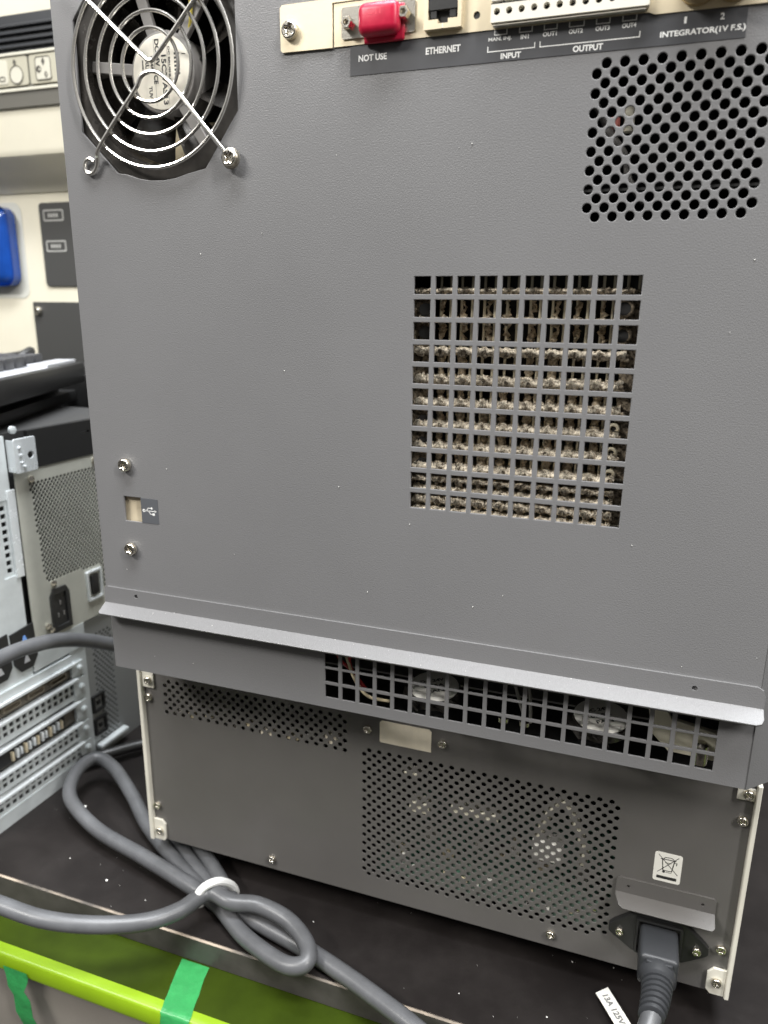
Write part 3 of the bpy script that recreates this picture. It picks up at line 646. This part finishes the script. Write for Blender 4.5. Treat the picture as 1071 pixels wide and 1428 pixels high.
# the white rating tag
tg = MB(); q = [Vector((98.7, 30, -361.2)), Vector((104.5, 35.5, -361.0)), Vector((117.5, 14, -358.5)), Vector((125, -12, -352)), Vector((119, -18, -352)), Vector((110.5, 10, -358.6))]
A = [tg.bm.verts.new(v) for v in q]; tg.bm.faces.new((A[0], A[1], A[2], A[5])); tg.bm.faces.new((A[5], A[2], A[3], A[4]))
B_ = [tg.bm.verts.new(v + Vector((0, 0, -.25))) for v in q]; tg.bm.faces.new((B_[5], B_[2], B_[1], B_[0])); tg.bm.faces.new((B_[4], B_[3], B_[2], B_[5]))
tag = obj('cord_tag', tg, STICK, cord)
ex = (q[5] - q[0]).normalized(); ez = ex.cross((q[1] - q[0])).normalized(); ey = ez.cross(ex)
if ez.z < 0: ez = -ez; ey = -ey
Mt = Matrix((ex, ey, ez)).transposed().to_4x4(); Mt.translation = (q[0] + q[1]) / 2 + ez * .12
b = MB(); b.text('13A 125V A', 3.5, 27, -1.6, 1.6, 0, M=Mt); obj('lettering', b, mat('grey_ink', (.2, .2, .2), .5), tag)
# a second loop of cable under the unit, and two single cables by the computer
c2 = thing('spare_cable', 'grey cable loop reaching from under the lower unit to the white tie', 'cable', (-150, 40, -365))
b = MB(); b.tube(spline([(-215, 110, -360.1), (-191, 66, -360.1), (-158.5, 40.3, -360.1), (-139, 28, -360.2), (-128, 19, -360), (-119, 14, -359), (-114, 17, -357.5), (-121.7, 23.5, -357), (-144, 40.5, -357), (-170, 59.5, -357), (-195, 88, -359.5)], 10), 4.5, 12); obj('cable', b, CORD, c2)
b = MB(); b.tube(spline([(-320, 75, -357), (-298.9, 96, -356), (-283, 114, -356), (-265.8, 136.4, -357), (-230, 170, -360)], 8), 4.2, 12)
solo('black_cable', b, BLACK, 'dark cable on the board passing behind the coil beside the computer', 'cable', (-270, 130, -365))
b = MB(); b.tube(spline([(-268, -60, -232), (-270.0, -15.7, -225.5), (-270.0, 15.6, -224.8), (-268.0, 36.5, -226.1), (-265.0, 57.9, -230.4), (-262.0, 80.8, -239.9), (-255.0, 101.0, -251.1), (-245.0, 119.7, -261.3), (-235, 150, -285), (-225, 190, -330), (-215, 230, -358)], 8), 5.0, 12)
solo('arched_cable', b, CORD, 'thick grey cable arching across the back of the silver computer', 'cable', (-225, 190, -365))
b = MB()
for x, y, r in ((-263, 64, 1.2), (-200, 10, .9), (-236, 18, .5), (-63, 25, .5), (85, 49, .45), (107, 53, .45), (76, 10, .5), (-167, 5, .4), (30, 8, .35)):
    bmesh.ops.create_icosphere(b.bm, subdivisions=1, radius=r, matrix=Matrix.Translation((x, y, -365 + r * .6)) @ Matrix.Diagonal((1, .8, .7, 1)))
for k in range(30):
    x, y = random.uniform(-300, 160), random.uniform(-8, 60); r = random.uniform(.08, .19)
    bmesh.ops.create_icosphere(b.bm, subdivisions=1, radius=r, matrix=Matrix.Translation((x, y, -365 + r * .6)))
o = obj('crumbs', b, CRUMB, kind='stuff')
for x, y, r, h in ((-124, -3, 4.4, 3), (-113, -4, 3.4, 2.5)):
    pass

# ================================================================== computer tower at left
ang = math.atan2(1, .04)
pc = thing('computer_tower', 'silver steel back of a desktop computer with slots and perforated power supply', 'computer', (-301, 0, -365), ang, (0, 0, -365))
b = MB(); b.box(16, 200, 9, 330, -365, -95.2); obj('case', b, CHASSIS, pc)
# left column plate and lower slot frame
b = MB()
b.plate(rrect(-10, 66, -137, -95), (), y=0, t=2); b.plate(rrect(-10, 53, -268, -137), [rrect(20, 24, -160 - 7 * 0, -156)], y=0, t=2)
b.plate(rrect(53, 66, -268, -190), (), y=0.2, t=2)
b.plate(rrect(100, 116, -365, -250), [circ(110, -288, 1.6), circ(112, -262, 2.2)], y=0, t=2)
b.plate(rrect(-10, 100, -365, -354), (), y=-2, t=4)
b.plate(rrect(66.5, 116, -264, -246), (), y=-1, t=3); b.plate(rrect(20, 100, -272, -266), (), y=-2, t=4)
obj('rear_frame', b, PCSTEEL, pc)
b = MB(); b.plate(rrect(54, 66, -190, -137), [rrect(57, 61, -144 - 5.4 * k, -140.6 - 5.4 * k) for k in range(9)], y=1.2, t=1); obj('slotted_strip', b, PCSTEEL, pc)
b = MB(); b.plate(rrect(62.5, 69, -192, -131), (), y=-1, t=2, bevel=.4); obj('bright_flange', b, PCWHITE, pc)
b = MB(); b.plate(rrect(84, 200, -120, -94), [rrect(132, 141, -103, -101.5, .4)], y=-1.2, t=3); obj('black_cover', b, BLACK, pc)
b = MB(); b.plate(rrect(67, 85, -120, -97, 1.5), [circ(80, -109, 2.4, 14)], y=-7, t=1.2, bevel=.3); b.box(67, 68.2, -6, 0, -119, -98)
for x, z in ((71, -103), (71.5, -108), (72, -113), (74, -116)): b.lathe([(1.1, 0), (.9, 1.2), (.2, 1.5)], Matrix.Translation((x, -7, z)) @ PF, 8)
obj('lock_bracket', b, PCWHITE, pc)
b = MB(); b.lathe([(2.6, 0), (2.6, 2), (1.4, 2.4)], Matrix.Translation((71, -2, -91.5)) @ PF, 16); obj('thumb_screw', b, PCSTEEL, pc)
# power supply
holes = []
for r in range(48):
    for k in range(30):
        x = 79 + 3.45 * k + (1.72 if r % 2 else 0); z = -130.5 - 2.0 * r
        if x > 172: continue
        if z < -203 and 84 < x < 121 and not (x < 86): continue
        if z < -236: continue
        if 121 < x < 141 and z < -205: continue
        if x < 82 + (z + 130) * -.06: continue
        holes.append(circ(x, z, 1.42, 6, .5))
b = MB(); b.plate(rrect(70.5, 180, -246, -120.2, 1), holes, y=-0.6, t=.8); psu = obj('power_supply', b, PCGREY, pc)
b = MB(); b.plate(rrect(73, 176, -245, -124), y=8, t=.5); obj('dark_inside', b, BLACK, psu)
b = MB(); b.plate([(87, -215), (90, -210), (102, -210), (105, -215), (105, -243), (87, -243)], [rrect(90.5, 101.5, -239, -214.5, 1)], y=-2.2, t=1.6, bevel=.3); b.box(89, 103, -.8, -.62, -241, -212)
inl = obj('inlet', b, mat('inlet_black', (.028, .028, .028), .3), psu)
for x, z in ((93.3, -231), (98.7, -231), (96, -222)):
    b = MB(); b.box(x - .5, x + .5, -1.4, -.6, z - 1.6, z + 1.6); obj('pin', b, GREYPL, inl)
b = MB(); b.box(127, 135, -2.6, -.7, -228, -212, .8, 2); obj('rocker', b, BLACK, psu)
b = MB(); b.plate(rrect(123, 139, -232, -208, 1), [rrect(125, 137, -230, -210, 1)], y=-2.4, t=1.8, bevel=.3); obj('switch_frame', b, PCWHITE, psu)
for x, z in ((83, -127), (143, -125), (92, -206), (83, -236), (86, -240)):
    b = MB(); b.lathe([(2.4, .6), (2.4, 2), (1.2, 2.8)], Matrix.Translation((x, 0, z)) @ PF, 14); obj('screw', b, STEEL, psu)
# stacked ports
for x0 in (28, 50):
    b = MB(); b.plate([(x0, -229), (x0 + 20, -227), (x0 + 21, -252), (x0 + 16, -259), (x0 + 6, -259), (x0 + 1, -252)], y=-1.6, t=1.5, bevel=.4); pt = obj('port_block', b, BLACK, pc)
    for dz, M_ in ((-236, LIGHTBLUE), (-251, SILVER)):
        b = MB(); b.plate([(x0 + 8.5, dz - 2.4), (x0 + 13.5, dz - 2.4), (x0 + 11.6, dz + 2.6), (x0 + 10.4, dz + 2.6)], y=-1.9, t=.3); obj('port_tongue', b, M_, pt)
# expansion slots
for z1, z0, kind in ((-272.5, -285, 'dp'), (-286, -303, 'mesh'), (-305.5, -322, 'dvi'), (-323.5, -338, 'mesh'), (-340.5, -354, 'mesh')):
    if kind == 'mesh':
        hl = [rrect(18 + 5.6 * k, 21.6 + 5.6 * k, zc - 1.7, zc + 1.7) for k in range(15) for zc in ((z0 + z1) / 2 + 2.4, (z0 + z1) / 2 - 2.6)]
        b = MB(); b.plate(rrect(10, 104, z0, z1 - 2.4, .6), hl, y=-1, t=1)
        sc = obj('slot_cover', b, PCSTEEL, pc); b = MB(); b.plate(rrect(12, 103, z0 + 1, z1 - 3.4), y=1.0, t=.4); obj('dark_inside', b, CHASSIS, sc)
    else:
        b = MB(); b.plate(rrect(10, 104, z0, z1 - 2, .6), y=1.4, t=1); sc = obj('slot_cover', b, mat('dim_bracket', (.12, .105, .085), .4, .4), pc)
        if kind == 'dp':
            for k in range(4):
                b = MB(); b.plate(rrect(16 + 21 * k, 31 + 21 * k, z0 + 3, z1 - 5, 1), [rrect(17.2 + 21 * k, 29.8 + 21 * k, z0 + 4, z1 - 6, .5)], y=-1.2, t=2.4); obj('display_port', b, mat('port_steel', (.34, .30, .24), .35, .7), sc)
        else:
            b = MB(); b.plate(rrect(26, 88, z0 + 2, z1 - 4, 1), y=-.6, t=1.8); obj('port_shell', b, BLACK, sc)
            for k in range(13):
                b = MB(); b.box(38 + 3.7 * k, 40.0 + 3.7 * k, -3.2 - .5 * (k % 2), -.5, z0 + 3.4 + (k % 3) * .6, z1 - 6 + (k % 2) * .8, .7, 2); obj('contact', b, PCWHITE if k % 3 else ZINC, sc)
    b = MB(); b.plate(rrect(10, 103, z1 - 2.2, z1, .5), y=-4.0, t=6, bevel=.3); obj('slot_rail', b, PCWHITE, pc)
    b = MB(); b.plate(rrect(99, 111, z0 + 2, z1 - 1, 2), y=-2.4, t=2, bevel=.4); b.lathe([(2.3, 2.4), (2.3, 4), (1, 4.6)], Matrix.Translation((106, 0, (z0 + z1) / 2)) @ PF, 12); obj('slot_tab', b, PCSTEEL, pc)
# darker perforated side strip
hl = [circ(126 + 4.2 * k + (2.1 if r % 2 else 0), -262 - 2.6 * r, 1.35, 6) for r in range(38) for k in range(5) if not (r > 20 and k < 1 and r < 34)]
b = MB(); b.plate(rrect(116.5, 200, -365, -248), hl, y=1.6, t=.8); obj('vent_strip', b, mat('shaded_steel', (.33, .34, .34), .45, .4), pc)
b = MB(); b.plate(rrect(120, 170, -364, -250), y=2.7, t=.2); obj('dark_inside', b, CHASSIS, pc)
for z in (-318, -338):
    b = MB(); b.plate(rrect(118, 131, z - 8, z + 7, 1), [rrect(120, 129, z - 6, z + 5, 1)], y=-.6, t=2); b.box(123, 126, -.4, 1, z - 2, z + 1); obj('audio_port', b, BLACK, pc)
b = MB(); b.box(118, 150, -5, 1, -357, -353, .8, 2); obj('cross_bar', b, PCSTEEL, pc)

# ================================================================== keyboard on a dark riser, above the computer
ka = math.atan2(153, -66)
rs = thing('riser_box', 'flat black box lying on the computer under the keyboard', 'box', (-318, 82, -95.2), ka, (0, 0, -95.2))
b = MB(); b.box(-70, 178, 6, 170, -95.1, -86, 1, 2); b.box(10, 165, 16, 150, -86, -77.2, 1, 2); obj('shell', b, BLACK, rs)
kb = thing('keyboard', 'black keyboard with pale silver deck lying askew above the computer', 'keyboard', (-305, 76, -77), ka, (0, 0, -77))
b = MB(); b.box(-90, 168, 0, 200, -77, -60, 1.5, 2); obj('body', b, BLACK, kb)
b = MB(); b.box(-80, 120, 4, 46, -60.0, -59.2, .2, 1); obj('silver_deck', b, SILVER, kb)
b = MB(); b.box(95, 160, 4, 20, -59.9, -57.0, .4, 1); obj('wrist_bar', b, SILVER, kb)
km = MB(); km.box(-8, 8, -8, 8, 0, 9, 1.6, 2); km = finish(km, 'key', KEY, (0, 0, 0), 40)
for i in range(11):
    for j in range(7): inst('key', km, kb, (-62 + 19 * i, 30 + 19 * j, -59.8))
b = MB(); b.tube(spline([(120, 40, -58), (140, 34, -50), (160, 44, -52), (180, 60, -56), (190, 90, -60)]), 4, 8); obj('cord', b, BLACK, kb)

bc = MB(); bc.box(-480, -322, 246, 286, -365, -64, 2, 2); bc.box(-470, -332, 243.5, 245.9, -180, -72, 1, 1)
solo('black_case', bc, BLACK, 'tall plain black case standing behind the end of the keyboard', 'case', (-400, 266, -365))

# ================================================================== cream instrument in the background
cr = thing('cream_instrument', 'cream coloured lab instrument behind, with black grille and blue button', 'instrument', (-520, 420, -365))
b = MB(); Yc = 300
b.box(-780, -330, Yc, 620, -365, 89.5, 1, 1)
Yu = 262.0; ku = (Yu - CAM.y) / (Yc - CAM.y)
def ux(x): return CAM.x + (x - CAM.x) * ku
def uz(z): return CAM.z + (z - CAM.z) * ku
XL, XR = ux(-790), ux(-360)
b.mesh(curve_mesh([(Yu, uz(128)), (Yu, 420), (620, 420), (620, 89.6), (Yc - 1, 89.6), (Yc - 6, 97), (Yu + 8, uz(121)), (Yu + 2, uz(123))], [], 440), Matrix(((0, 0, 1, -550), (1, 0, 0, 0), (0, 1, 0, 0), (0, 0, 0, 1))))
obj('body', b, CREAM, cr)
b = MB(); b.box(XL, XR, Yu - 1.5, Yu - .05, uz(205), uz(237)); gr = obj('grille', b, GRILLE, cr)
for z in (210, 215.5, 221, 226.5):
    b = MB(); b.box(XL, XR, Yu - 4, Yu - 1.4, uz(z), uz(z + 2.6), .5, 1); obj('slat', b, GRILLE, gr)
b = MB(); b.box(XL, XR, Yu - 2, Yu - .05, uz(162.5), uz(204.8)); ct = obj('button_strip', b, FRAMEG, cr)
b = MB(); b.box(XL, XR, Yu - 4, Yu - 2, uz(204), uz(206.6), .4, 1); obj('strip_rail', b, BUTTON2, ct)
b = MB(); b.box(XL, XR, Yu - 4, Yu - 2, uz(175), uz(177.6), .4, 1); obj('strip_rail', b, BUTTON2, ct)
b = MB(); b.box(XL, XR, Yu - 2.6, Yu - 2.02, uz(162.5), uz(174.8)); obj('lower_band', b, mat('band_grey', (.10, .095, .08), .5), ct)
BRN = mat('brown_ink', (.06, .055, .045), .5)
yk = Yu - 4.2
def RR(x0, x1, z0, z1, r): return rrect(ux(x0), ux(x1), uz(z0), uz(z1), r)
def CC(x, z, r, n): return circ(ux(x), uz(z), r, n)
def DD(x, z, a, c): return [(ux(x) - a, uz(z)), (ux(x), uz(z) - c), (ux(x) + a, uz(z)), (ux(x), uz(z) + c)]
for x0, x1 in ((-505, -460.5), (-458, -423), (-421, -386)):
    b = MB(); b.plate(RR(x0, x1, 179.6, 203, 2), y=Yu - 3.5, t=1.4, bevel=.4); bt = obj('panel_button', b, BUTTON, ct)
    b = MB()
    if x0 < -500: b.plate(RR(-502, -483, 181.8, 201.5, 2.5), y=Yu - 3.9, t=.4); b.plate(CC(-473, 188.5, 6.8, 20), y=Yu - 3.9, t=.4)
    else: b.plate(RR(x0 + 7, x0 + 24.5, 182, 201, 2.5), y=Yu - 3.9, t=.4)
    obj('pale_inlay', b, BUTTON2, bt)
    b = MB()
    if x0 < -500:
        b.plate(CC(-473, 188.5, 7.2, 24), [CC(-473, 188.5, 6.5, 24)], y=yk, t=.05); b.plate(DD(-474, 198.6, 1.7, 2.6), y=yk, t=.05)
        b.plate(CC(-497, 195, 3, 14), [CC(-495.5, 195, 1.9, 12)], y=yk, t=.05); b.plate(CC(-497, 186, 3, 14), [CC(-495.8, 186, 1.5, 12)], y=yk, t=.05); b.plate(RR(-493, -486, 184, 188, 1.6), [RR(-492.2, -486.8, 184.8, 187.2, 1)], y=yk, t=.05)
    else:
        b.plate(RR(x0 + 7, x0 + 24.5, 182, 201, 2.5), [RR(x0 + 7.7, x0 + 23.8, 182.7, 200.3, 2.0)], y=yk, t=.05)
        b.plate(DD(x0 + 16.2, 196.8, 1.8, 3), y=yk, t=.05); b.plate(DD(x0 + 18.4, 186.2, 1.8, 2.8), [DD(x0 + 18.4, 186.2, .9, 1.5)], y=yk, t=.05)
        b.plate(CC(x0 + 10.8, 191, 2.6, 14), [CC(x0 + 11.8, 191, 1.2, 12)], y=yk, t=.05)
    obj('symbol', b, BRN, bt)
b = MB(); b.box(-580, -496, Yc - 13, Yc - .1, 5, 78, 11, 5); obj('blue_button', b, BLUE, cr, 60)
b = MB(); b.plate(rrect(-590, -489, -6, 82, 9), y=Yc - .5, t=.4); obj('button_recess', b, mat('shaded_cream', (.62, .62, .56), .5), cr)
b = MB(); b.plate(rrect(-466.5, -425, 5, 80.5, 3.5), y=Yc - 1.8, t=1.7, bevel=.5); kp = obj('keypad', b, KEYPAD, cr)
b = MB(); yk = Yc - 2.0
for z0 in (64, 36.6):
    b.plate(rrect(-461.5, -438, z0, z0 + 10.2, 1.5), [rrect(-460.2, -439.3, z0 + 1.3, z0 + 8.9, .8)], y=yk, t=.1)
    for k in range(4): b.plate(rrect(-456 + 3.1 * k, -453.8 + 3.1 * k, z0 + 3.4, z0 + 6.8, .5), y=yk, t=.1)
obj('key_outline', b, mat('pale_print', (.42, .42, .40), .5), kp)
b = MB(); b.plate(rrect(-486, -360, -200, -9.5, 1.5), y=Yc - 1.8, t=1.7, bevel=.4); obj('dark_plate', b, KEYPAD, cr)
b = MB(); b.lathe([(4.2, 1.8), (4.2, 4), (2.8, 6)], Matrix.Translation((-479, Yc, -18)) @ PF, 16); obj('screw', b, STEEL, cr)
